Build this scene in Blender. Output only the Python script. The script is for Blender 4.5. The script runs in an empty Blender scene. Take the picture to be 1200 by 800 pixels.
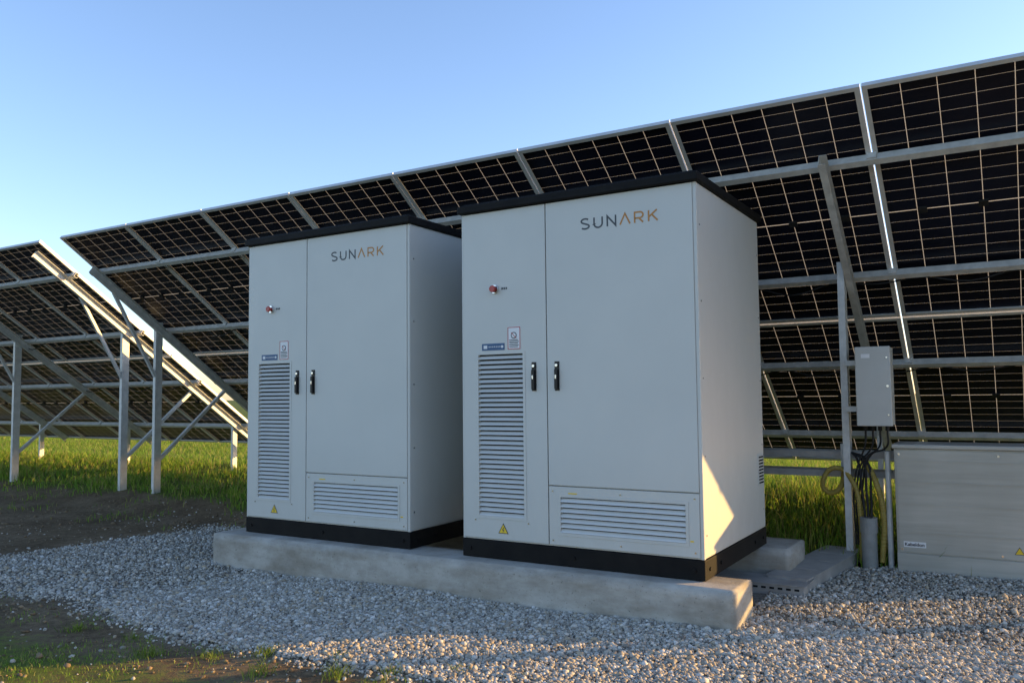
import bpy, bmesh, math, random
import numpy as np
from mathutils import Vector, Matrix, noise
random.seed(7); rng=np.random.default_rng(7)
sc=bpy.context.scene
sc.view_settings.view_transform='Standard'; sc.view_settings.look='None'
sc.view_settings.exposure=0; sc.view_settings.gamma=1

# ------------------------------------------------------------ materials
def mat(name):
    m=bpy.data.materials.new(name); m.use_nodes=True
    nt=m.node_tree; b=nt.nodes['Principled BSDF']
    return m,nt,b
def N(nt,t,**k):
    n=nt.nodes.new(t)
    for a,v in k.items():
        if a in n.inputs.keys(): n.inputs[a].default_value=v
        else: setattr(n,a,v)
    return n
def L(nt,a,b): nt.links.new(a,b)
def ramp(nt,fac,stops):
    r=nt.nodes.new('ShaderNodeValToRGB'); e=r.color_ramp.elements
    while len(e)<len(stops): e.new(0.5)
    for i,(p,c) in enumerate(stops):
        e[i].position=p; e[i].color=(*c,1) if len(c)==3 else c
    L(nt,fac,r.inputs[0]); return r.outputs[0]
def noisen(nt,scale,detail=4,rough=.6,coord='Object',dist=0,stretch=None):
    tc=nt.nodes.new('ShaderNodeTexCoord'); n=nt.nodes.new('ShaderNodeTexNoise')
    n.inputs['Scale'].default_value=scale; n.inputs['Detail'].default_value=detail
    n.inputs['Roughness'].default_value=rough; n.inputs['Distortion'].default_value=dist
    src=tc.outputs[coord]
    if stretch:
        mp=nt.nodes.new('ShaderNodeMapping'); mp.inputs['Scale'].default_value=stretch
        L(nt,src,mp.inputs[0]); src=mp.outputs[0]
    L(nt,src,n.inputs['Vector']); return n.outputs['Fac']
def bump(nt,b,h,strength=.3,dist=.01):
    n=nt.nodes.new('ShaderNodeBump'); n.inputs['Strength'].default_value=strength
    n.inputs['Distance'].default_value=dist; L(nt,h,n.inputs['Height']); L(nt,n.outputs[0],b.inputs['Normal'])
def simple(name,c1,c2,scale=8,rough=.5,metal=0,bs=0,bscale=None,stretch=None,r2=None,spec=None):
    m,nt,b=mat(name); f=noisen(nt,scale,5,.6,stretch=stretch)
    L(nt,ramp(nt,f,[(.3,c1),(.7,c2)]),b.inputs['Base Color'])
    b.inputs['Roughness'].default_value=rough; b.inputs['Metallic'].default_value=metal
    if spec is not None: b.inputs['Specular IOR Level'].default_value=spec
    if r2 is not None:
        L(nt,ramp(nt,f,[(.3,(rough,)*3),(.7,(r2,)*3)]),b.inputs['Roughness'])
    if bs: bump(nt,b,noisen(nt,bscale or scale*4,3),bs,.004)
    return m
M={}
def m_paint():
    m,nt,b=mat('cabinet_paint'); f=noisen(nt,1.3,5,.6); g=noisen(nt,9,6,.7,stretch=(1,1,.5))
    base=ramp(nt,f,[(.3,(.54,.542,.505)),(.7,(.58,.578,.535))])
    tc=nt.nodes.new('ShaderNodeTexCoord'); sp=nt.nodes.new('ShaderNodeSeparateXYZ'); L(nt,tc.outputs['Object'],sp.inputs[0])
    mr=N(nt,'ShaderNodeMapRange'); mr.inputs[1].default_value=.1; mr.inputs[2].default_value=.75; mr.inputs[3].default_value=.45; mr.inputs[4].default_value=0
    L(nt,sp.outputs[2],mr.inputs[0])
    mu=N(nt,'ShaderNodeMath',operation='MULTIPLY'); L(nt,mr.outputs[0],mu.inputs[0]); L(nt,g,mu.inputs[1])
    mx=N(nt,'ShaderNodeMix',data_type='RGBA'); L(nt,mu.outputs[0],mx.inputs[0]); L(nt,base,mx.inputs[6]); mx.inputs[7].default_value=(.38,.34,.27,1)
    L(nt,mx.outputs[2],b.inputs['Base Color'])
    L(nt,ramp(nt,g,[(.3,(.38,)*3),(.7,(.52,)*3)]),b.inputs['Roughness'])
    bump(nt,b,noisen(nt,500,3),.05,.004); return m
M['paint']=m_paint()
M['slat']=simple('louvre_paint',(.60,.60,.57),(.66,.655,.62),5,.45)
M['black']=simple('black_paint',(.006,.006,.0065),(.013,.012,.011),6,.6,0,.1,200,spec=.12)
M['dark']=simple('vent_interior',(.01,.01,.011),(.02,.02,.02),4,.9,spec=.1)
M['handle']=simple('handle_plastic',(.006,.006,.007),(.012,.012,.012),20,.35,spec=.3)
M['chrome']=simple('handle_metal',(.55,.55,.55),(.7,.7,.7),20,.25,1)
M['red']=simple('button_red',(.35,.03,.025),(.45,.05,.04),20,.35)
M['blue']=simple('label_blue',(.015,.07,.17),(.02,.09,.21),20,.4)
M['white']=simple('label_white',(.7,.7,.7),(.78,.78,.77),20,.5)
M['yellow']=simple('warning_yellow',(.75,.5,.02),(.8,.55,.03),20,.5)
M['logo_dark']=simple('logo_grey',(.04,.045,.05),(.06,.065,.07),20,.5)
M['logo_gold']=simple('logo_gold',(.42,.17,.02),(.47,.20,.03),20,.4)
M['galv']=simple('galvanised_steel',(.44,.45,.44),(.60,.61,.59),14,.42,.15,.05,60,r2=.55)
M['alu']=simple('aluminium_frame',(.52,.53,.52),(.62,.62,.61),6,.42,.2)
M['duct']=simple('duct_steel',(.27,.265,.25),(.40,.39,.37),9,.5,.2,.1,50,r2=.6)
M['boxgrey']=simple('box_grey',(.45,.45,.415),(.51,.51,.475),3,.45)
M['cable']=simple('cable_black',(.012,.012,.012),(.03,.03,.03),10,.6,spec=.2)
M['conduit']=simple('conduit_yellow',(.27,.20,.04),(.38,.29,.07),12,.6)
M['pvc']=simple('conduit_grey',(.20,.21,.20),(.30,.30,.29),10,.5)
def m_enclosure():
    m,nt,b=mat('zinc_enclosure')
    f=noisen(nt,2.2,3,.5); g=noisen(nt,9,3,.6,stretch=(.15,1,2.5))
    mx=N(nt,'ShaderNodeMath',operation='MULTIPLY'); L(nt,f,mx.inputs[0]); L(nt,g,mx.inputs[1])
    L(nt,ramp(nt,mx.outputs[0],[(.1,(.32,.315,.275)),(.4,(.44,.43,.385))]),b.inputs['Base Color'])
    b.inputs['Metallic'].default_value=.12; b.inputs['Roughness'].default_value=.42
    return m
M['encl']=m_enclosure()
def m_concrete():
    m,nt,b=mat('concrete')
    f=noisen(nt,5,8,.7); g=noisen(nt,60,4,.7); s=noisen(nt,2.2,4,.6,stretch=(1,1,3))
    c=ramp(nt,f,[(.25,(.31,.29,.25)),(.5,(.43,.405,.355)),(.75,(.52,.495,.44))])
    d=ramp(nt,s,[(.35,(.60,.56,.50)),(.6,(1,1,1))])
    mx=N(nt,'ShaderNodeMix',data_type='RGBA',blend_type='MULTIPLY'); mx.inputs[0].default_value=.85
    L(nt,c,mx.inputs[6]); L(nt,d,mx.inputs[7])
    pits=ramp(nt,g,[(.31,(.35,.34,.32)),(.38,(1,1,1))])
    m2=N(nt,'ShaderNodeMix',data_type='RGBA',blend_type='MULTIPLY'); m2.inputs[0].default_value=.8
    L(nt,mx.outputs[2],m2.inputs[6]); L(nt,pits,m2.inputs[7])
    L(nt,m2.outputs[2],b.inputs['Base Color']); b.inputs['Roughness'].default_value=.9
    bump(nt,b,g,.5,.006); return m
M['concrete']=m_concrete()
def m_cells():
    m,nt,b=mat('bifacial_cells')
    uv=nt.nodes.new('ShaderNodeUVMap'); sp=nt.nodes.new('ShaderNodeSeparateXYZ'); L(nt,uv.outputs[0],sp.inputs[0])
    def line(src,n,hw):
        a=N(nt,'ShaderNodeMath',operation='MULTIPLY'); L(nt,src,a.inputs[0]); a.inputs[1].default_value=n
        p=N(nt,'ShaderNodeMath',operation='PINGPONG'); L(nt,a.outputs[0],p.inputs[0]); p.inputs[1].default_value=.5
        c=N(nt,'ShaderNodeMath',operation='LESS_THAN'); L(nt,p.outputs[0],c.inputs[0]); c.inputs[1].default_value=hw
        return c.outputs[0]
    lu=line(sp.outputs[0],6,.0115); lv=line(sp.outputs[1],22,.0085)
    sub=N(nt,'ShaderNodeMath',operation='SUBTRACT'); L(nt,sp.outputs[1],sub.inputs[0]); sub.inputs[1].default_value=.5
    ab=N(nt,'ShaderNodeMath',operation='ABSOLUTE'); L(nt,sub.outputs[0],ab.inputs[0])
    ce=N(nt,'ShaderNodeMath',operation='LESS_THAN'); L(nt,ab.outputs[0],ce.inputs[0]); ce.inputs[1].default_value=.0018
    m1=N(nt,'ShaderNodeMath',operation='MAXIMUM'); L(nt,lu,m1.inputs[0]); L(nt,lv,m1.inputs[1])
    m2=N(nt,'ShaderNodeMath',operation='MAXIMUM'); L(nt,m1.outputs[0],m2.inputs[0]); L(nt,ce.outputs[0],m2.inputs[1])
    f=noisen(nt,1.5,2)
    L(nt,ramp(nt,f,[(.3,(.005,.006,.012)),(.7,(.009,.010,.020))]),b.inputs['Base Color'])
    b.inputs['Roughness'].default_value=.28; b.inputs['Specular IOR Level'].default_value=.22
    t=N(nt,'ShaderNodeBsdfTranslucent'); t.inputs[0].default_value=(.50,.50,.47,1)
    d=N(nt,'ShaderNodeBsdfDiffuse'); d.inputs[0].default_value=(.42,.41,.38,1)
    ms=N(nt,'ShaderNodeMixShader'); ms.inputs[0].default_value=.7; L(nt,t.outputs[0],ms.inputs[1]); L(nt,d.outputs[0],ms.inputs[2])
    fin=N(nt,'ShaderNodeMixShader'); L(nt,m2.outputs[0],fin.inputs[0]); L(nt,b.outputs[0],fin.inputs[1]); L(nt,ms.outputs[0],fin.inputs[2])
    L(nt,fin.outputs[0],nt.nodes['Material Output'].inputs[0]); return m
M['cells']=m_cells()
def m_ground():
    m,nt,b=mat('ground_soil')
    ag=N(nt,'ShaderNodeAttribute',attribute_name='grass'); av=N(nt,'ShaderNodeAttribute',attribute_name='gravel')
    f=noisen(nt,1.6,8,.65); g=noisen(nt,22,6,.7); h=noisen(nt,120,3,.7)
    soil=ramp(nt,f,[(.3,(.15,.105,.06)),(.5,(.22,.16,.095)),(.7,(.30,.225,.14))])
    fine=ramp(nt,g,[(.3,(.5,.5,.5)),(.7,(1.2,1.2,1.2))])
    mx=N(nt,'ShaderNodeMix',data_type='RGBA',blend_type='MULTIPLY'); mx.inputs[0].default_value=1; L(nt,soil,mx.inputs[6]); L(nt,fine,mx.inputs[7])
    gr=ramp(nt,g,[(.3,(.07,.10,.02)),(.55,(.13,.17,.035)),(.75,(.21,.21,.065))])
    a=N(nt,'ShaderNodeMath',operation='ADD'); L(nt,ag.outputs['Fac'],a.inputs[0]); L(nt,g,a.inputs[1])
    st=ramp(nt,a.outputs[0],[(.72,(0,0,0)),(1.0,(1,1,1))])
    m2=N(nt,'ShaderNodeMix',data_type='RGBA'); L(nt,st,m2.inputs[0]); L(nt,mx.outputs[2],m2.inputs[6]); L(nt,gr,m2.inputs[7])
    vo=nt.nodes.new('ShaderNodeTexVoronoi'); vo.inputs['Scale'].default_value=70
    tc=nt.nodes.new('ShaderNodeTexCoord'); L(nt,tc.outputs['Object'],vo.inputs['Vector'])
    gc=ramp(nt,vo.outputs['Color'],[(.1,(.16,.145,.115)),(.9,(.36,.335,.285))])
    m3=N(nt,'ShaderNodeMix',data_type='RGBA'); L(nt,av.outputs['Fac'],m3.inputs[0]); L(nt,m2.outputs[2],m3.inputs[6]); L(nt,gc,m3.inputs[7])
    L(nt,m3.outputs[2],b.inputs['Base Color']); b.inputs['Roughness'].default_value=.95; b.inputs['Specular IOR Level'].default_value=.1
    ad=N(nt,'ShaderNodeMath',operation='ADD'); L(nt,g,ad.inputs[0]); L(nt,h,ad.inputs[1])
    bump(nt,b,ad.outputs[0],.8,.02); return m
M['ground']=m_ground()
def m_attr(name,trans=0,rough=.85):
    m,nt,b=mat(name); a=N(nt,'ShaderNodeAttribute',attribute_name='col')
    L(nt,a.outputs['Color'],b.inputs['Base Color']); b.inputs['Roughness'].default_value=rough
    b.inputs['Specular IOR Level'].default_value=.2
    if trans:
        t=N(nt,'ShaderNodeBsdfTranslucent'); L(nt,a.outputs['Color'],t.inputs[0])
        ms=N(nt,'ShaderNodeMixShader'); ms.inputs[0].default_value=trans
        L(nt,b.outputs[0],ms.inputs[1]); L(nt,t.outputs[0],ms.inputs[2]); L(nt,ms.outputs[0],nt.nodes['Material Output'].inputs[0])
    return m
M['pebble']=m_attr('gravel_stone'); M['blade']=m_attr('grass_blade',.5,.6)

# ------------------------------------------------------------ builders
def empty(name,loc=(0,0,0),rot=(0,0,0)):
    e=bpy.data.objects.new(name,None); e.location=loc; e.rotation_euler=rot; e.empty_display_size=.2
    bpy.context.collection.objects.link(e); return e
class MB:
    def __init__(s): s.v=[];s.f=[];s.m=[];s.mats=[];s.tr=None
    def mi(s,k):
        if k not in s.mats: s.mats.append(k)
        return s.mats.index(k)
    def add(s,vs,fs,k):
        o=len(s.v); s.v+=[s.tr(*p) if s.tr else tuple(p) for p in vs]; i=s.mi(k)
        for f in fs: s.f.append(tuple(o+q for q in f)); s.m.append(i)
    def box(s,x0,x1,y0,y1,z0,z1,k):
        vs=[(x,y,z) for x in(x0,x1) for y in(y0,y1) for z in(z0,z1)]
        s.add(vs,[(0,1,3,2),(4,6,7,5),(0,4,5,1),(2,3,7,6),(0,2,6,4),(1,5,7,3)],k)
    def bar(s,a,b,w,h,k,up=(0,0,1)):
        a=Vector(a);b=Vector(b);d=(b-a).normalized();u=Vector(up)
        if abs(d.dot(u))>.95:u=Vector((0,1,0))
        r=d.cross(u).normalized();u=r.cross(d)
        vs=[tuple(p+r*(i*w/2)+u*(j*h/2)) for p in(a,b) for i in(-1,1) for j in(-1,1)]
        s.add(vs,[(0,1,3,2),(4,6,7,5),(0,4,5,1),(2,3,7,6),(0,2,6,4),(1,5,7,3)],k)
    def cyl(s,a,b,r,k,n=16,r2=None):
        a=Vector(a);b=Vector(b);d=(b-a).normalized();u=Vector((0,0,1)) if abs(d.z)<.9 else Vector((1,0,0))
        p=d.cross(u).normalized();q=p.cross(d);r2=r if r2 is None else r2
        vs=[tuple(a+(p*math.cos(t)+q*math.sin(t))*r) for t in [2*math.pi*i/n for i in range(n)]]
        vs+=[tuple(b+(p*math.cos(t)+q*math.sin(t))*r2) for t in [2*math.pi*i/n for i in range(n)]]
        s.add(vs,[(i,(i+1)%n,n+(i+1)%n,n+i) for i in range(n)]+[tuple(range(n))[::-1],tuple(range(n,2*n))],k)
    def plate(s,x0,x1,z0,z1,y0,y1,holes,k):
        xs=sorted({x0,x1}|{h[0] for h in holes}|{h[1] for h in holes}); zs=sorted({z0,z1}|{h[2] for h in holes}|{h[3] for h in holes})
        def solid(i,j):
            if i<0 or j<0 or i>=len(xs)-1 or j>=len(zs)-1:return False
            cx=(xs[i]+xs[i+1])/2;cz=(zs[j]+zs[j+1])/2
            return not any(h[0]<cx<h[1] and h[2]<cz<h[3] for h in holes)
        for i in range(len(xs)-1):
            for j in range(len(zs)-1):
                if not solid(i,j):continue
                a,b,c,d=xs[i],xs[i+1],zs[j],zs[j+1]
                s.add([(a,y0,c),(b,y0,c),(b,y0,d),(a,y0,d)],[(0,1,2,3)],k)
                s.add([(a,y1,c),(b,y1,c),(b,y1,d),(a,y1,d)],[(3,2,1,0)],k)
                if not solid(i-1,j):s.add([(a,y0,c),(a,y0,d),(a,y1,d),(a,y1,c)],[(0,1,2,3)],k)
                if not solid(i+1,j):s.add([(b,y0,c),(b,y1,c),(b,y1,d),(b,y0,d)],[(0,1,2,3)],k)
                if not solid(i,j-1):s.add([(a,y0,c),(a,y1,c),(b,y1,c),(b,y0,c)],[(0,1,2,3)],k)
                if not solid(i,j+1):s.add([(a,y0,d),(b,y0,d),(b,y1,d),(a,y1,d)],[(0,1,2,3)],k)
    def obj(s,name,parent=None,bevel=0,weld=False,smooth=False):
        me=bpy.data.meshes.new(name); me.from_pydata(s.v,[],s.f)
        for k in s.mats: me.materials.append(M[k])
        me.polygons.foreach_set('material_index',s.m)
        bm=bmesh.new(); bm.from_mesh(me)
        if weld: bmesh.ops.remove_doubles(bm,verts=bm.verts,dist=1e-5)
        bmesh.ops.recalc_face_normals(bm,faces=bm.faces)
        bm.to_mesh(me); bm.free()
        o=bpy.data.objects.new(name,me); bpy.context.collection.objects.link(o)
        if parent:o.parent=parent
        if bevel:
            b=o.modifiers.new('bevel','BEVEL');b.width=bevel;b.segments=2;b.limit_method='ANGLE';b.angle_limit=.6
        return o
def curve(name,pts,r,k,parent=None,res=6):
    cu=bpy.data.curves.new(name,'CURVE');cu.dimensions='3D';cu.bevel_depth=r;cu.bevel_resolution=3;cu.resolution_u=res
    sp=cu.splines.new('BEZIER');sp.bezier_points.add(len(pts)-1)
    for p,q in zip(sp.bezier_points,pts):
        p.co=q;p.handle_left_type=p.handle_right_type='AUTO'
    cu.materials.append(M[k]);o=bpy.data.objects.new(name,cu);bpy.context.collection.objects.link(o)
    if parent:o.parent=parent
    return o

# ------------------------------------------------------------ terrain function
def sstep(a,b,x):
    t=np.clip((x-a)/(b-a),0,1); return t*t*(3-2*t)
def wob(x,y,s=1.0):
    return (np.sin(x*1.3*s+.7*y*s+1)+np.sin(2.1*y*s-1.7*x*s+2)+.6*np.sin(4.3*x*s+3.1*y*s)+.5*np.sin(-5.9*x*s+4.7*y*s+1.3))/3.1
def gravel_mask(x,y):
    w=wob(x,y)*.16+wob(x,y,3.1)*.07
    lo=sstep(-1.72,-1.42,y+w+ .10*np.maximum(-x-2.2,0)*(-.6)+np.maximum(x+.6,0)*.9)
    xl=-5.75+0.25*(y+.4)-np.maximum(-y,0)*.15
    le=sstep(-.25,.25,x-xl+w*1.5+np.maximum(-y-.6,0)*-.7)
    hi=1-sstep(1.9,2.3,y+w)
    hl=1-sstep(.9,1.5,y+w-np.maximum(x+5,0)*2)
    ri=1-sstep(5.5,6.2,x)
    return lo*le*hi*hl*ri
def ground_z(x,y):
    rise_l=.12*sstep(1.2,2.4,y)*(1-sstep(-5,-2,x))
    rise=(.12+.12*sstep(-5,-2,x))*sstep(2.4,4.6,y)
    near=np.exp(-((x+3)**2+(y-1)**2)/200)
    return -.245+rise_l+rise+(.012*wob(x,y,2.)+.02*wob(x,y,.5))*near+.008*gravel_mask(x,y)+.006*wob(x,y,7.3)*near*(1-gravel_mask(x,y))
def grass_mask(x,y):
    w=wob(x,y,.9)*.3+wob(x,y,3)*.15
    back=sstep(1.7,2.6,y+w)
    back=np.maximum(back,sstep(2.05,2.4,y)*(x>-3))
    front=.7*(1-sstep(-2.2,-1.6,y+w))*np.clip(.6+1.2*w,0,1)
    return np.clip(np.maximum(back,front),0,1)
def gridaxis(a,b,st,far):
    c=list(np.arange(a,b+1e-6,st)); s=st
    lo=[];x=a
    while x>-far: s*=1.35;x-=s;lo.append(x)
    hi=[];x=b;s=st
    while x<far: s*=1.35;x+=s;hi.append(x)
    return np.array(lo[::-1]+c+hi)
gx=gridaxis(-18,5,.08,1500);gy=gridaxis(-4,8,.07,1500)
X,Y=np.meshgrid(gx,gy);Z=ground_z(X,Y)
nx=len(gx);ny=len(gy)
me=bpy.data.meshes.new('ground')
I=np.arange((ny-1)*(nx-1));r=I//(nx-1);c=I%(nx-1);a=r*nx+c
F=np.stack([a,a+1,a+nx+1,a+nx],1)
def fast(me,co,F):
    k=F.shape[1];me.vertices.add(len(co));me.vertices.foreach_set('co',co.astype(np.float32).ravel())
    me.loops.add(F.size);me.loops.foreach_set('vertex_index',F.astype(np.int32).ravel())
    me.polygons.add(len(F));me.polygons.foreach_set('loop_start',np.arange(0,F.size,k,dtype=np.int32))
    me.polygons.foreach_set('loop_total',np.full(len(F),k,np.int32));me.update(calc_edges=True)
fast(me,np.stack([X.ravel(),Y.ravel(),Z.ravel()],1),F)
for nme,fn in(('grass',grass_mask),('gravel',gravel_mask)):
    at=me.attributes.new(nme,'FLOAT','POINT');at.data.foreach_set('value',fn(X,Y).ravel().astype(np.float32))
me.polygons.foreach_set('use_smooth',np.ones(len(F),bool))
me.materials.append(M['ground']);g=bpy.data.objects.new('ground',me);bpy.context.collection.objects.link(g)

# ------------------------------------------------------------ gravel stones / soil clods
bm=bmesh.new();bmesh.ops.create_icosphere(bm,subdivisions=1,radius=1)
iv=np.array([v.co[:] for v in bm.verts]);ifc=np.array([[v.index for v in f.verts] for f in bm.faces]);bm.free()
def scatter(n,x0,x1,y0,y1,fn):
    x=rng.uniform(x0,x1,n);y=rng.uniform(y0,y1,n);k=rng.random(n)<fn(x,y);return x[k],y[k]
def stones(name,x,y,rad,base,prob,lift,flat=.8):
    n=len(x)
    q=rng.normal(size=(n,4));q/=np.linalg.norm(q,axis=1)[:,None];w_,a_,b_,c_=q.T
    R=np.stack([1-2*(b_**2+c_**2),2*(a_*b_-c_*w_),2*(a_*c_+b_*w_),2*(a_*b_+c_*w_),1-2*(a_**2+c_**2),2*(b_*c_-a_*w_),2*(a_*c_-b_*w_),2*(b_*c_+a_*w_),1-2*(a_**2+b_**2)],1).reshape(n,3,3)
    sc3=rad[:,None]*rng.uniform(.55,1.3,(n,3))
    P=iv[None]*sc3[:,None,:]*(1+rng.uniform(-.22,.22,(n,12,1)))
    P=np.einsum('nij,nkj->nki',R,P);P[:,:,2]*=flat
    P[:,:,0]+=x[:,None];P[:,:,1]+=y[:,None];P[:,:,2]+=(ground_z(x,y)+rad*.3+lift)[:,None]
    FF=(ifc[None]+12*np.arange(n)[:,None,None]).reshape(-1,3)
    me=bpy.data.meshes.new(name);fast(me,P.reshape(-1,3),FF)
    base=np.array(base);col=base[rng.choice(len(base),n,p=prob)]*rng.uniform(.8,1.1,(n,1))
    cc=np.ones((n,12,4));cc[:,:,:3]=col[:,None]
    at=me.color_attributes.new('col','FLOAT_COLOR','POINT');at.data.foreach_set('color',cc.astype(np.float32).ravel())
    me.materials.append(M['pebble']);o=bpy.data.objects.new(name,me);bpy.context.collection.objects.link(o);return o
def pm(x,y):
    m=gravel_mask(x,y); m=np.where(m>.5,1,m*.8+.012*(y<2)*(x>-7))
    inside=(x>-3.9)&(x<.15)&(y>-.12)&(y<1.8)&~((x>-2.15)&(x<-1.6)); return np.where(inside,0,m)
x,y=scatter(180000,-7,3.2,-2.6,2.3,pm)
x2,y2=scatter(85000,-3.5,2.2,-1.7,.2,pm)
x=np.concatenate([x,x2]);y=np.concatenate([y,y2]);n=len(x)
stones('gravel',x,y,np.clip(rng.lognormal(math.log(.0076),.36,n),.0035,.020),
  [[.43,.40,.335],[.55,.515,.445],[.33,.295,.24],[.41,.34,.24],[.63,.60,.54],[.22,.195,.165]],[.3,.22,.2,.11,.10,.07],rng.uniform(0,.010,n)*(gravel_mask(x,y)>.5))
x,y=scatter(60000,-11,.5,-3.4,2.6,lambda x,y:(1-gravel_mask(x,y))*np.clip(.25+.5*wob(x,y,1.9),.05,1)*np.where(x<-5,.7,1.))
n=len(x);stones('soil_clods',x,y,np.clip(rng.lognormal(math.log(.006),.5,n),.002,.022),
  [[.20,.145,.085],[.26,.19,.115],[.14,.10,.06],[.33,.28,.2]],[.4,.3,.2,.1],np.zeros(n),.6)

# ------------------------------------------------------------ grass
def blades(name,x,y,h,w,lean=.35,pal=None):
    n=len(x);z=ground_z(x,y)-.005;ang=rng.uniform(0,2*np.pi,n);la=rng.uniform(0,2*np.pi,n);ln=rng.uniform(.1,1,n)*lean*h
    dx=np.cos(ang)*w;dy=np.sin(ang)*w
    V=np.zeros((n,5,3))
    V[:,0]=np.stack([x-dx,y-dy,z],1);V[:,1]=np.stack([x+dx,y+dy,z],1)
    mx=x+np.cos(la)*ln*.35;my=y+np.sin(la)*ln*.35
    V[:,2]=np.stack([mx+dx*.8,my+dy*.8,z+h*.6],1);V[:,3]=np.stack([mx-dx*.8,my-dy*.8,z+h*.6],1)
    V[:,4]=np.stack([x+np.cos(la)*ln*1.3,y+np.sin(la)*ln*1.3,z+h],1)
    me=bpy.data.meshes.new(name);b0=5*np.arange(n)[:,None]
    T=np.concatenate([b0+np.array([0,1,2]),b0+np.array([0,2,3]),b0+np.array([3,2,4])],0);fast(me,V.reshape(-1,3),T)
    pal=np.array(pal or [[.16,.29,.03],[.21,.34,.04],[.28,.36,.06],[.32,.30,.10],[.13,.24,.03]])
    col=pal[rng.integers(0,len(pal),n)]*rng.uniform(.75,1.25,(n,1));cc=np.ones((n,5,4));cc[:,:,:3]=col[:,None]
    at=me.color_attributes.new('col','FLOAT_COLOR','POINT');at.data.foreach_set('color',cc.astype(np.float32).ravel())
    me.materials.append(M['blade']);o=bpy.data.objects.new(name,me);bpy.context.collection.objects.link(o);return o
gx1,gy1=scatter(180000,-24,-4,1.5,13,lambda x,y:grass_mask(x,y)*(.55+.6*wob(x,y,1.7)))
gx2,gy2=scatter(60000,-4,4,2.0,9,lambda x,y:grass_mask(x,y)*(.8+.4*wob(x,y,1.7)))
gx3,gy3=scatter(90000,-6.5,.5,-3.6,-1.5,lambda x,y:(1-gravel_mask(x,y))*np.clip(wob(x,y,2.6)*1.0+wob(x,y,.9)*.5+.1,0.03,1)*.7)
gx4,gy4=scatter(16000,-14,-4.5,.6,2.4,lambda x,y:(1-gravel_mask(x,y))*np.clip(wob(x,y,2.2)-.1,0.01,1)*.5)
gx_=np.concatenate([gx1,gx2,gx3,gx4]);gy_=np.concatenate([gy1,gy2,gy3,gy4])
gh=np.concatenate([rng.uniform(.04,.13,len(gx1)),rng.uniform(.06,.24,len(gx2)),rng.uniform(.008,.034,len(gx3)),rng.uniform(.02,.08,len(gx4))])
gw=np.concatenate([np.full(len(gx1),.007),np.full(len(gx2),.005),np.full(len(gx3),.0017),np.full(len(gx4),.004)])
blades('grass',gx_,gy_,gh,gw,.7)
tx=[];ty=[];th_=[]
for (cx,cy,k,hh) in [(-1.75,-1.62,60,.08),(-1.35,-1.5,45,.06),(-2.3,-1.9,70,.10),(-1.0,-1.55,40,.07),(-.75,-1.35,30,.05),(-3.1,-1.8,60,.07),(-2.0,-1.75,50,.06),(-1.55,-1.85,60,.09),(-.45,-1.3,18,.04),(-3.9,-1.9,60,.08),(-1.2,-1.7,60,.11),(-2.7,-1.72,40,.06),(-.95,-1.75,50,.08)]:
    tx.append(cx+rng.normal(0,.03,k));ty.append(cy+rng.normal(0,.03,k));th_.append(rng.uniform(.3,1,k)*hh)
tx=np.concatenate(tx);ty=np.concatenate(ty)
blades('weed_tufts',tx,ty,np.concatenate(th_),np.full(len(tx),.002),1.2,[[.16,.24,.035],[.22,.28,.05],[.12,.18,.03]])

# ------------------------------------------------------------ cabinets
W,D,H=1.657,1.377,2.3
def ribbon(mb,pts,w,k,y):
    P=[Vector((p[0],0,p[1])) for p in pts]
    off=[]
    for i,p in enumerate(P):
        if i==0:d=(P[1]-P[0]).normalized();off.append(Vector((-d.z,0,d.x)))
        elif i==len(P)-1:d=(P[-1]-P[-2]).normalized();off.append(Vector((-d.z,0,d.x)))
        else:
            d1=(p-P[i-1]).normalized();d2=(P[i+1]-p).normalized();n1=Vector((-d1.z,0,d1.x));n2=Vector((-d2.z,0,d2.x))
            n=(n1+n2);n.normalize();off.append(n/max(.35,n.dot(n1)))
    vs=[];fs=[]
    for p,o in zip(P,off):
        vs.append((p.x+o.x*w/2,y,p.z+o.z*w/2));vs.append((p.x-o.x*w/2,y,p.z-o.z*w/2))
    for i in range(len(P)-1):fs.append((2*i,2*i+1,2*i+3,2*i+2))
    mb.add(vs,fs,k)
def logo(mb,x0,x1,z0,h,y):
    lw=.066;gap=(x1-x0-6*lw)/5;w=.0105
    def arc(cx,cz,rx,rz,a0,a1,n=10):return [(cx+rx*math.cos(math.radians(a0+(a1-a0)*i/n)),cz+rz*math.sin(math.radians(a0+(a1-a0)*i/n))) for i in range(n+1)]
    L_=[[arc(.5,.76,.40,.22,35,180+60,10)+[(.5,.5)]+arc(.5,.24,.42,.22,60,-145,10)],
       [[(.08,1),(.08,.4)]+arc(.5,.4,.42,.38,180,360,12)+[(.92,1)]],
       [[(.08,0),(.08,.97),(.92,.03),(.92,1)]],
       [[(.0,0),(.5,1),(1,0)]],
       [[(.1,0),(.1,.97),(.55,.97)]+arc(.6,.70,.32,.27,80,-80,8)+[(.55,.43),(.12,.43)],[(.5,.43),(.92,0)]],
       [[(.1,0),(.1,1)],[(.9,1),(.14,.42)],[(.4,.6),(.95,0)]]]
    for i,st in enumerate(L_):
        for j,s in enumerate(st): ribbon(mb,[(x0+i*(lw+gap)+px*lw,z0+pz*h) for px,pz in s],w,'logo_dark' if i<3 else 'logo_gold',y-.0002*j)
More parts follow.
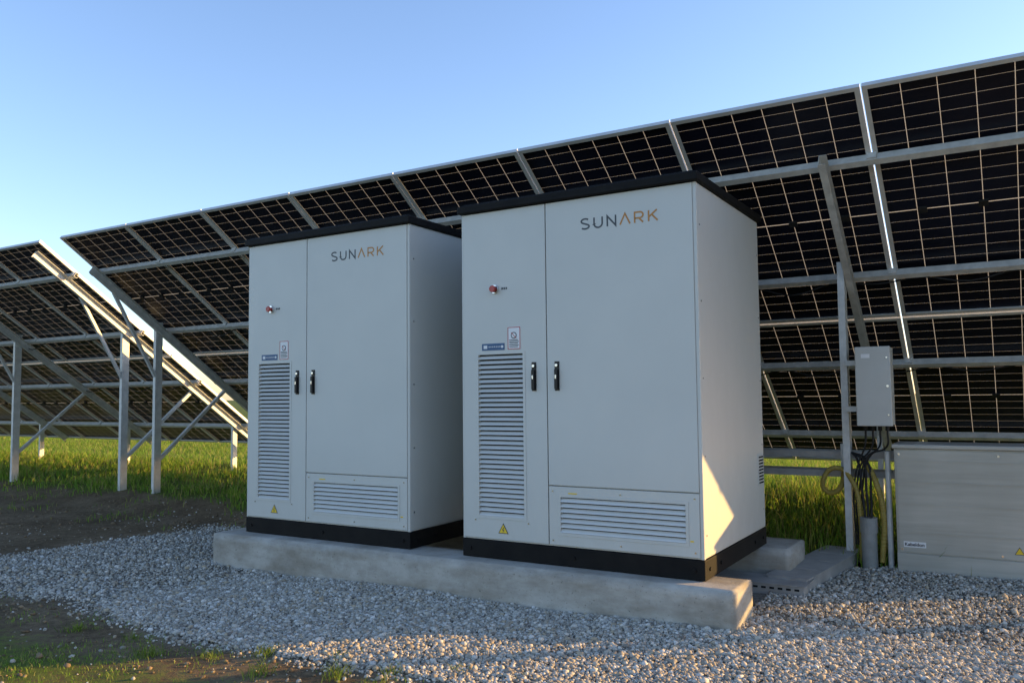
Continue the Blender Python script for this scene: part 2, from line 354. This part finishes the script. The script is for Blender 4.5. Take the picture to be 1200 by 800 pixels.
def make_cabinet(name,loc):
    e=empty(name,loc)
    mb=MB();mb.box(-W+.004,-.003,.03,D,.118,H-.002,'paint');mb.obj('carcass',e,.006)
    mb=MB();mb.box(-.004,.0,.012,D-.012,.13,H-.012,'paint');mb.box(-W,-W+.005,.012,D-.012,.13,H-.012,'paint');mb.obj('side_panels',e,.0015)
    mb=MB();mb.box(-.022,-.001,.006,.03,.118,H-.003,'paint');mb.box(-W+.001,-W+.018,.006,.03,.118,H-.003,'paint')
    mb.box(-W+.018,-.022,.012,.03,.118,.126,'paint');mb.obj('front_frame',e,.002)
    mb=MB();mb.box(-W-.002,.002,.002,D+.002,0,.114,'black');mb.obj('plinth',e,.004)
    mb=MB()
    for px in(-W+.06,-W/2,-.06):mb.cyl((px,.003,.057),(px,-.006,.057),.012,'black',6)
    for py in(.09,.3,D-.3,D-.09):mb.cyl((.001,py,.057),(.009,py,.057),.012,'black',6)
    mb.obj('plinth_bolts',e)
    mb=MB();mb.box(-W-.015,.02,-.03,D+.03,H,H+.052,'black');mb.box(-W+.02,-.015,.0,D,H+.052,H+.066,'black');mb.obj('roof',e,.006)
    vz0,vz1=.275,1.335;vx0,vx1=-1.523,-1.178
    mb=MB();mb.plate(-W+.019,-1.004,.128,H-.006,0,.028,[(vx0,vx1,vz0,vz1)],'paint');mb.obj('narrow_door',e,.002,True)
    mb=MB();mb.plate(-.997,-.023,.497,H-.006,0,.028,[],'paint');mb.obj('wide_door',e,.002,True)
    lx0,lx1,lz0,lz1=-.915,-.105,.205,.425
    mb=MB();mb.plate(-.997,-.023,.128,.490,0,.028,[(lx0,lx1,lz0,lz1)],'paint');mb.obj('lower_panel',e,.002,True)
    mb=MB();mb.box(vx0-.01,vx1+.01,.0295,.034,vz0-.01,vz1+.01,'dark')
    n=34;p=(vz1-vz0)/n
    for i in range(n):
        z=vz0+i*p
        mb.add([(vx0,-.004,z+p*.06),(vx1,-.004,z+p*.06),(vx1,.019,z+p*.70),(vx0,.019,z+p*.70),
                (vx0,-.001,z-p*.02),(vx1,-.001,z-p*.02),(vx1,.022,z+p*.58),(vx0,.022,z+p*.58)],
               [(0,1,2,3),(7,6,5,4),(0,4,5,1),(3,2,6,7),(0,3,7,4),(1,5,6,2)],'slat')
    mb.obj('tall_louvre',e)
    mb=MB();mb.box(lx0-.01,lx1+.01,.0295,.034,lz0-.01,lz1+.01,'dark')
    n=7;p=(lz1-lz0)/n
    for i in range(n):
        z=lz0+i*p
        mb.add([(lx0,-.006,z+p*.10),(lx1,-.006,z+p*.10),(lx1,.016,z+p*.78),(lx0,.016,z+p*.78),
                (lx0,-.003,z+p*.02),(lx1,-.003,z+p*.02),(lx1,.020,z+p*.68),(lx0,.020,z+p*.68)],
               [(0,1,2,3),(7,6,5,4),(0,4,5,1),(3,2,6,7),(0,3,7,4),(1,5,6,2)],'slat')
    mb.obj('low_louvre',e)
    mb=MB()
    for a,b,c,d in((vx0,vx1,vz0,vz1),(lx0,lx1,lz0,lz1)):
        mb.plate(a-.018,b+.018,c-.018,d+.018,-.003,-.0005,[(a,b,c,d)],'paint')
    mb.obj('louvre_trim',e,.001,True)
    mb=MB()
    for px,pz in[(-.97,.46),(-.05,.46),(-.97,.155),(-.05,.155),(-.51,.46),(-.51,.155),(vx0-.03,vz0-.03),(vx1+.03,vz0-.03)]:
        mb.cyl((px,.001,pz),(px,-.003,pz),.006,'chrome',10)
    mb.obj('screws',e)
    for hx in(-1.094,-.927):
        mb=MB();mb.box(hx-.016,hx+.016,-.006,.001,1.09,1.275,'handle');mb.box(hx-.010,hx+.010,-.024,-.006,1.10,1.225,'handle')
        mb.cyl((hx,-.006,1.25),(hx,-.016,1.25),.010,'chrome',14);mb.box(hx-.005,hx+.005,-.0265,-.024,1.165,1.19,'chrome')
        mb.obj('door_handle',e,.004)
    mb=MB();mb.cyl((-1.387,.001,1.768),(-1.387,-.012,1.768),.030,'chrome',20);mb.cyl((-1.387,-.012,1.768),(-1.387,-.03,1.768),.014,'red',16)
    mb.cyl((-1.387,-.03,1.768),(-1.387,-.042,1.768),.024,'red',20,.021)
    mb.obj('emergency_button',e,.002)
    mb=MB()
    for i in range(3):mb.box(-1.335+i*.016,-1.324+i*.016,-.0015,-.0005,1.762,1.776,'logo_dark')
    mb.box(-1.492,-1.315,-.002,-.0003,1.362,1.408,'blue')
    mb.box(-1.478,-1.45,-.003,-.002,1.374,1.396,'white')
    for i in range(7):mb.box(-1.438+i*.014,-1.431+i*.014,-.003,-.002,1.382,1.389,'white')
    mb.cyl((-1.333,-.002,1.385),(-1.333,-.003,1.385),.009,'white',12)
    mb.box(-1.292,-1.192,-.002,-.0003,1.362,1.512,'white')
    mb.plate(-1.290,-1.194,1.364,1.510,-.003,-.002,[(-1.285,-1.199,1.369,1.505)],'red')
    mb.cyl((-1.243,-.0021,1.455),(-1.243,-.0032,1.455),.022,'logo_dark',16);mb.cyl((-1.243,-.0033,1.455),(-1.243,-.0038,1.455),.016,'white',16)
    mb.bar((-1.262,-.004,1.474),(-1.224,-.004,1.436),.001,.004,'red')
    for i in range(5):mb.box(-1.278,-1.212+.006*(i%2),-.003,-.002,1.378+i*.011,1.383+i*.011,'logo_dark')
    c=(-1.337,.19);r_=.045
    T=[(c[0]+r_*math.cos(a),-.002,c[1]+r_*math.sin(a)) for a in(math.pi/2,math.pi*7/6,math.pi*11/6)]
    mb.add(T,[(0,1,2)],'logo_dark')
    r_=.036;T=[(c[0]+r_*math.cos(a),-.003,c[1]+r_*math.sin(a)) for a in(math.pi/2,math.pi*7/6,math.pi*11/6)];mb.add(T,[(0,1,2)],'yellow')
    ribbon(mb,[(c[0]+.006,c[1]+.02),(c[0]-.006,c[1]+.002),(c[0]+.005,c[1]+.001),(c[0]-.003,c[1]-.014)],.004,'logo_dark',-.004)
    mb.box(-.08,-.06,-.002,-.0003,.215,.223,'yellow');mb.box(-.86,-.80,-.002,-.0003,.447,.454,'yellow')
    mb.obj('labels',e)
    mb=MB();logo(mb,-.748,-.233,2.095,.066,-.001);mb.obj('logo_lettering',e)
    mb=MB();mb.box(.0,.006,1.20,1.33,.42,.64,'paint')
    for i in range(9):mb.box(.006,.009,1.21,1.32,.435+i*.022,.445+i*.022,'dark')
    for py in(.05,D-.05):
        for i in range(5):mb.cyl((0,py,.25+i*.45),(.003,py,.25+i*.45),.006,'chrome',8)
    mb.obj('side_grille',e)
    return e
make_cabinet('battery_cabinet',(0,0,0))
make_cabinet('battery_cabinet',(-W-.451,0,0))

# ------------------------------------------------------------ concrete beams
def beam(x0,x1,y0,y1,z0,z1):
    e=MB();e.box(x0,x1,y0,y1,z0,z1,'concrete')
    me=bpy.data.meshes.new('concrete_beam');me.from_pydata(e.v,[],e.f);bm=bmesh.new();bm.from_mesh(me)
    ed=[q for q in bm.edges if abs(q.verts[0].co.x-q.verts[1].co.x)>1]
    bmesh.ops.subdivide_edges(bm,edges=ed,cuts=110,use_grid_fill=True)
    bmesh.ops.subdivide_edges(bm,edges=[q for q in bm.edges if abs(q.verts[0].co.x-q.verts[1].co.x)<1e-5],cuts=5,use_grid_fill=True)
    bmesh.ops.recalc_face_normals(bm,faces=bm.faces)
    sh=[q for q in bm.edges if len(q.link_faces)==2 and q.calc_face_angle(0)>1]
    bmesh.ops.bevel(bm,geom=sh,offset=.008,segments=2,affect='EDGES')
    for v in bm.verts:
        n1=noise.noise(v.co*9);n2=noise.noise(v.co*31+Vector((5,1,2)))
        edge=min(abs(v.co.z-z1),.05)+min(abs(v.co.y-y0),.05)
        k=.006 if edge<.02 else .0015
        v.co+=Vector((n2*k,(n1+n2)*k,(-abs(n1+n2)*k*1.2) if v.co.z>z1-.02 else 0))
    bm.to_mesh(me);bm.free()
    for p in me.polygons:p.use_smooth=True
    me.materials.append(M['concrete']);o=bpy.data.objects.new('concrete_beam',me);bpy.context.collection.objects.link(o)
beam(-3.96,.216,-.163,.19,-.34,-.002)
beam(-3.96,.20,1.2,1.68,-.34,-.003)

# ------------------------------------------------------------ solar arrays
Yt,Zt,TH=.956,3.028,math.radians(35.286);C_,S_=math.cos(TH),math.sin(TH)
def T(x,t,n):return(x,Yt+t*C_+n*S_,Zt-t*S_+n*C_)
MW=1.272;LEN=2.285;GAP=.022
RAILS=[.575,1.735,2.88,4.03]
def make_array(xr,nmod,frames,seed,rt0=.45,rt1=4.2):
    e=empty('solar_array',(0,0,0))
    xl=xr-nmod*MW
    mb=MB();mb.tr=T;uvs=[]
    fr=MB();fr.tr=T;jb=MB();jb.tr=T
    for i in range(nmod):
        a=xl+i*MW+.006;b=a+MW-.012
        for j in range(2):
            t0=j*(LEN+GAP);t1=t0+LEN
            mb.add([(a+.012,t0+.012,-.006),(b-.012,t0+.012,-.006),(b-.012,t1-.012,-.006),(a+.012,t1-.012,-.006)],[(0,1,2,3)],'cells')
            uvs+=[(0,0),(1,0),(1,1),(0,1)]
            fr.box(a,a+.012,t0,t1,-.035,0,'alu');fr.box(b-.012,b,t0,t1,-.035,0,'alu')
            fr.box(a+.012,b-.012,t0,t0+.012,-.035,0,'alu');fr.box(a+.012,b-.012,t1-.012,t1,-.035,0,'alu')
            fr.box(a+.012,a+.032,t0+.012,t1-.012,-.035,-.033,'alu');fr.box(b-.032,b-.012,t0+.012,t1-.012,-.035,-.033,'alu')
            fr.box(a+.032,b-.032,t0+.012,t0+.030,-.035,-.033,'alu');fr.box(a+.032,b-.032,t1-.030,t1-.012,-.035,-.033,'alu')
            tm=(t0+t1)/2
            for q in(.2,.5,.8):
                cx=a+(b-a)*q;jb.box(cx-.03,cx+.03,tm-.025,tm+.025,-.024,-.0065,'cable')
    me=bpy.data.meshes.new('cell_glass');me.from_pydata(mb.v,[],mb.f);me.materials.append(M['cells'])
    ul=me.uv_layers.new(name='UVMap')
    for i,u in enumerate(uvs):ul.data[i].uv=u
    o=bpy.data.objects.new('cell_glass',me);bpy.context.collection.objects.link(o);o.parent=e
    fr.obj('module_frames',e);jb.obj('junction_blocks',e)
    pu=MB();pu.tr=T
    for r in RAILS:
        pu.box(xl-.05,xr+.05,r-.022,r-.019,-.097,-.036,'galv')
        pu.box(xl-.05,xr+.05,r-.019,r+.026,-.039,-.036,'galv')
        pu.box(xl-.05,xr+.05,r-.019,r+.026,-.097,-.094,'galv')
        pu.box(xl-.05,xr+.05,r+.023,r+.026,-.094,-.082,'galv')
        for i in range(nmod+1):
            x=xl+i*MW;pu.box(x-.03,x+.03,r-.035,r-.023,-.09,-.036,'galv')
    pu.obj('purlins',e)
    ra=MB();po=MB()
    for x in frames:
        ra.tr=T
        ra.box(x-.03,x-.027,rt0,rt1,-.195,-.098,'galv');ra.box(x-.027,x+.02,rt0,rt1,-.195,-.192,'galv');ra.box(x-.027,x+.02,rt0,rt1,-.101,-.098,'galv')
        yp=2.2;zp=T(0,(yp-Yt)/C_,-.09)[2];zg=float(ground_z(np.array(x),np.array(yp)))-.3
        xx=x-.034
        po.box(xx-.003,xx,yp-.05,yp+.05,zg,zp,'galv');po.box(xx-.05,xx-.003,yp-.05,yp-.047,zg,zp,'galv');po.box(xx-.05,xx-.003,yp+.047,yp+.05,zg,zp,'galv')
        for k in(.05,.12):po.cyl((xx-.003,yp,zp-k),(xx-.03,yp,zp-k),.012,'galv',6)
        ys=4.05;zs=T(0,(ys-Yt)/C_,-.12)[2];zg=float(ground_z(np.array(x),np.array(ys)))-.3
        po.box(xx-.003,xx,ys-.04,ys+.04,zg,zs,'galv');po.box(xx-.045,xx-.003,ys-.04,ys-.037,zg,zs,'galv');po.box(xx-.045,xx-.003,ys+.037,ys+.04,zg,zs,'galv')
        if x<0:
            a=(x-.06,yp+.03,.28);tt=T(x-.045,2.95,-.17);po.bar(a,tt,.04,.04,'galv')
            a=(x-.06,yp-.03,1.35);tt=T(x-.045,.85,-.17);po.bar(a,tt,.035,.035,'galv')
    ra.obj('rafters',e);po.obj('posts_and_braces',e)
    random.seed(seed)
    for r in(1.735,2.88):
        pts=[];x=xl+.2;k=0
        while x<xr-.2:
            sag=.03+random.random()*.06 if k%2 else .0
            pts.append(T(x,r+.05+sag*.3,-.075-sag));x+=MW/4;k+=1
        curve('string_cable',pts,.006,'cable',e,4)
    return e
SX=.783
make_array(SX+2*MW,9,[-7.93,-5.14,-2.36,.49,3.2],1)
make_array(-8.55,10,[-8.64,-11.3,-13.9,-16.5,-19.1],2,.08,4.45)

# ------------------------------------------------------------ wall box on post
e=empty('junction_box',(.54,2.0,.815))
mb=MB();mb.box(.0,.235,.01,.2,0,.58,'boxgrey');mb.box(-.004,.239,-.012,.008,-.004,.584,'boxgrey');mb.obj('housing',e,.006)
mb=MB();mb.cyl((.215,-.012,.29),(.215,-.018,.29),.009,'chrome',12);mb.cyl((.215,-.012,.50),(.215,-.018,.50),.006,'chrome',10);mb.cyl((.215,-.012,.08),(.215,-.018,.08),.006,'chrome',10)
mb.box(.04,.10,-.0135,-.012,.50,.53,'white');mb.obj('lid_fittings',e)
mb=MB();
for i in range(4):mb.cyl((.04+i*.05,.1,0),(.04+i*.05,.1,-.04),.014,'cable',12)
mb.obj('cable_glands',e)
mb=MB();mb.box(-.10,.0,.12,.16,.1,.14,'galv');mb.box(-.10,.0,.12,.16,.45,.49,'galv');mb.obj('brackets',e)
for i in range(4):
    x=.04+i*.05
    curve('cable',[(x,.1,-.04),(x-.01,.1,-.16),(x-.06-.02*i,.12,-.28+.02*i),(-.06+.02*i,.14,-.45),(-.06+.015*i,.14,-.9)],.007,'cable',e)

# ------------------------------------------------------------ cable tray hung under the array
e=empty('cable_tray',(0,2.32,.0))
mb=MB()
for z in(.55,.40):
    for yy in(0,.22):
        mb.box(-2.6,3.4,yy,yy+.004,z,z+.05,'duct')
    x=-2.58
    while x<3.38:
        mb.box(x,x+.02,.004,.22,z+.002,z+.008,'duct');x+=.15
mb.obj('ladder',e)
mb=MB()
for i in range(5):mb.cyl((-2.5,.04+i*.035,.575),(3.3,.045+i*.033,.575),.011,'cable',8)
mb.obj('cables',e)
mb=MB()
for x in(-2.0,-.35,.36,2.0):mb.box(x,x+.03,-.006,-.002,.36,.66,'galv');mb.box(x,x+.03,-.002,.24,.36,.39,'galv')
mb.obj('hangers',e)

# ------------------------------------------------------------ conduits by the post
e=empty('conduit_pipes',(0,0,0))
def corr(name,pts,r,k):
    cu=curve('tmp',pts,0,k,None,24);dg=bpy.context.evaluated_depsgraph_get();m=cu.to_mesh();P=[v.co.copy() for v in m.vertices];cu.to_mesh_clear();bpy.data.objects.remove(cu)
    Q=[P[0]];
    for a,b in zip(P,P[1:]):
        l=(b-a).length;n_=max(1,int(l/.007))
        for i in range(1,n_+1):Q.append(a.lerp(b,i/n_))
    mb=MB();vs=[];fs=[];n=12
    for i,p in enumerate(Q):
        d=(Q[min(i+1,len(Q)-1)]-Q[max(i-1,0)]).normalized();u=Vector((0,1,0)) if abs(d.y)<.9 else Vector((1,0,0))
        a=d.cross(u).normalized();b=a.cross(d);rr=r*(1 if i%2 else .86)
        for j in range(n):
            t=2*math.pi*j/n;vs.append(tuple(p+(a*math.cos(t)+b*math.sin(t))*rr))
    for i in range(len(Q)-1):
        for j in range(n):fs.append((i*n+j,i*n+(j+1)%n,(i+1)*n+(j+1)%n,(i+1)*n+j))
    mb.add(vs,fs,k);return mb.obj(name,e)
corr('yellow_hose',[(.52,2.12,-.2),(.52,2.12,.1),(.47,2.14,.38),(.34,2.2,.48),(.25,2.2,.40),(.26,2.2,.30),(.34,2.22,.30),(.40,2.25,.48)],.020,'conduit')
corr('yellow_hose',[(.66,2.12,-.2),(.68,2.12,.15),(.63,2.12,.40),(.54,2.2,.56)],.022,'conduit')
mb=MB();mb.cyl((.58,2.08,-.3),(.58,2.08,.12),.055,'pvc',20);mb.cyl((.58,2.08,.02),(.58,2.08,.13),.062,'pvc',20)
mb.cyl((.72,2.12,-.3),(.72,2.12,.62),.02,'galv',12);mb.obj('riser_pipe',e)
for i in range(3):curve('riser_cable',[(.56+.02*i,2.08,.1),(.54+.03*i,2.1,.3),(.50+.03*i,2.16,.56),(.46,2.2,.60)],.009,'cable',e)

# ------------------------------------------------------------ ground duct
e=empty('cable_duct',(.0,.0,-.235))
mb=MB();
mb.box(-.30,.36,.84,1.10,0,.075,'duct');mb.box(-.31,.372,.832,1.108,.075,.079,'duct')
for i in range(12):mb.box(-.27+i*.052,-.24+i*.052,.8385,.84,.045,.058,'dark')
mb.obj('duct_cross',e,.001)
def slab(a,b,w,z0,z1,k,nme):
    a=Vector(a);b=Vector(b);d=(b-a).normalized();n_=Vector((-d.y,d.x,0))*w/2
    mb=MB();v=[a+n_,a-n_,b-n_,b+n_];vs=[(p.x,p.y,z) for z in(z0,z1) for p in v]
    mb.add(vs,[(3,2,1,0),(4,5,6,7),(0,1,5,4),(1,2,6,5),(2,3,7,6),(3,0,4,7)],k);mb.obj(nme,e,.002)
slab((.22,1.0,0),(.37,2.3,0),.26,0.002,.092,'duct','duct_run')
dv=(Vector((.37,2.3,0))-Vector((.22,1.0,0)))
for i in range(4):
    a=Vector((.22,1.0,0))+dv*(i/4+.002);b=Vector((.22,1.0,0))+dv*((i+1)/4-.004)
    slab(a,b,.285,.092,.097,'duct','duct_lid')
# ------------------------------------------------------------ zinc enclosure
e=empty('electrical_enclosure',(.774,2.02,-.25))
w_=1.32;h_=.93
mb=MB();mb.box(0,w_,.012,.42,.0,h_-.03,'encl');mb.obj('body',e,.004)
mb=MB();mb.box(-.012,w_+.012,-.012,.435,h_-.03,h_,'encl');mb.obj('lid',e,.006)
mb=MB();mb.plate(.018,w_-.018,.16,h_-.045,0,.011,[],'encl');mb.box(.0,w_,-.004,.011,0,.15,'encl');mb.obj('front_panels',e,.003)
mb=MB()
for z in(.30,.50,.66,h_-.12):mb.box(.05,w_-.05,-.004,0,z,z+.007,'encl')
for px in(.035,w_/2,w_-.035):
    for pz in(.18,h_-.07):mb.cyl((px,.001,pz),(px,-.005,pz),.008,'chrome',10)
mb.obj('ribs_and_screws',e)
mb=MB();mb.box(.045,.19,-.0015,-.0003,.195,.235,'white');
c=(.76,.215)
for r_,k,yy in((.036,'logo_dark',-.001),(.028,'yellow',-.002)):
    mb.add([(c[0]+r_*math.cos(a),yy,c[1]+r_*math.sin(a)) for a in(math.pi/2,math.pi*7/6,math.pi*11/6)],[(0,1,2)],k)
mb.obj('labels',e)
cu=bpy.data.curves.new('maker_lettering','FONT');cu.body='Kabeldon';cu.size=.034;cu.extrude=.0003;cu.offset=.0006;cu.materials.append(M['black'])
o=bpy.data.objects.new('maker_lettering',cu);o.location=(.05,-.0025,.204);o.rotation_euler=(math.pi/2,0,0);bpy.context.collection.objects.link(o);o.parent=e

# ------------------------------------------------------------ light
el=math.radians(10.3);al=math.radians(41)
S=Vector((math.cos(al)*math.cos(el),math.sin(al)*math.cos(el),math.sin(el)))
sl=bpy.data.lights.new('sun','SUN');sl.energy=10;sl.angle=math.radians(.5);sl.color=(1,.60,.19)
so=bpy.data.objects.new('sun',sl);so.rotation_euler=S.to_track_quat('Z','Y').to_euler();so.location=(20,12,8);bpy.context.collection.objects.link(so)
w=bpy.data.worlds.new('World');sc.world=w;w.use_nodes=True;nt=w.node_tree
sky=nt.nodes.new('ShaderNodeTexSky');sky.sky_type='NISHITA';sky.sun_disc=False;sky.sun_elevation=el;sky.sun_rotation=math.radians(90)-al
sky.air_density=1.0;sky.dust_density=.5;sky.ozone_density=2.8
tint=nt.nodes.new('ShaderNodeMix');tint.data_type='RGBA';tint.blend_type='MULTIPLY';tint.inputs[0].default_value=1;tint.inputs[7].default_value=(1.10,.96,.99,1)
nt.links.new(sky.outputs[0],tint.inputs[6]);nt.links.new(tint.outputs[2],nt.nodes['Background'].inputs[0]);nt.nodes['Background'].inputs[1].default_value=.42

# ------------------------------------------------------------ camera
cam=bpy.data.cameras.new('camera');co=bpy.data.objects.new('camera',cam);bpy.context.collection.objects.link(co)
yw,pt,ro=[math.radians(q) for q in(31.069,3.593,-.582)]
d=Vector((-math.sin(yw)*math.cos(pt),math.cos(yw)*math.cos(pt),math.sin(pt)));r_=Vector((math.cos(yw),math.sin(yw),0));u=r_.cross(d)
r2=r_*math.cos(ro)+u*math.sin(ro);u2=-r_*math.sin(ro)+u*math.cos(ro)
m=Matrix((r2,u2,-d)).transposed().to_4x4();m.translation=Vector((1.513,-4.6,1.052));co.matrix_world=m
cam.sensor_width=36;cam.lens=963.0/1200*36;cam.shift_y=4.635/1200;cam.clip_end=5000;cam.clip_start=.05
sc.camera=co
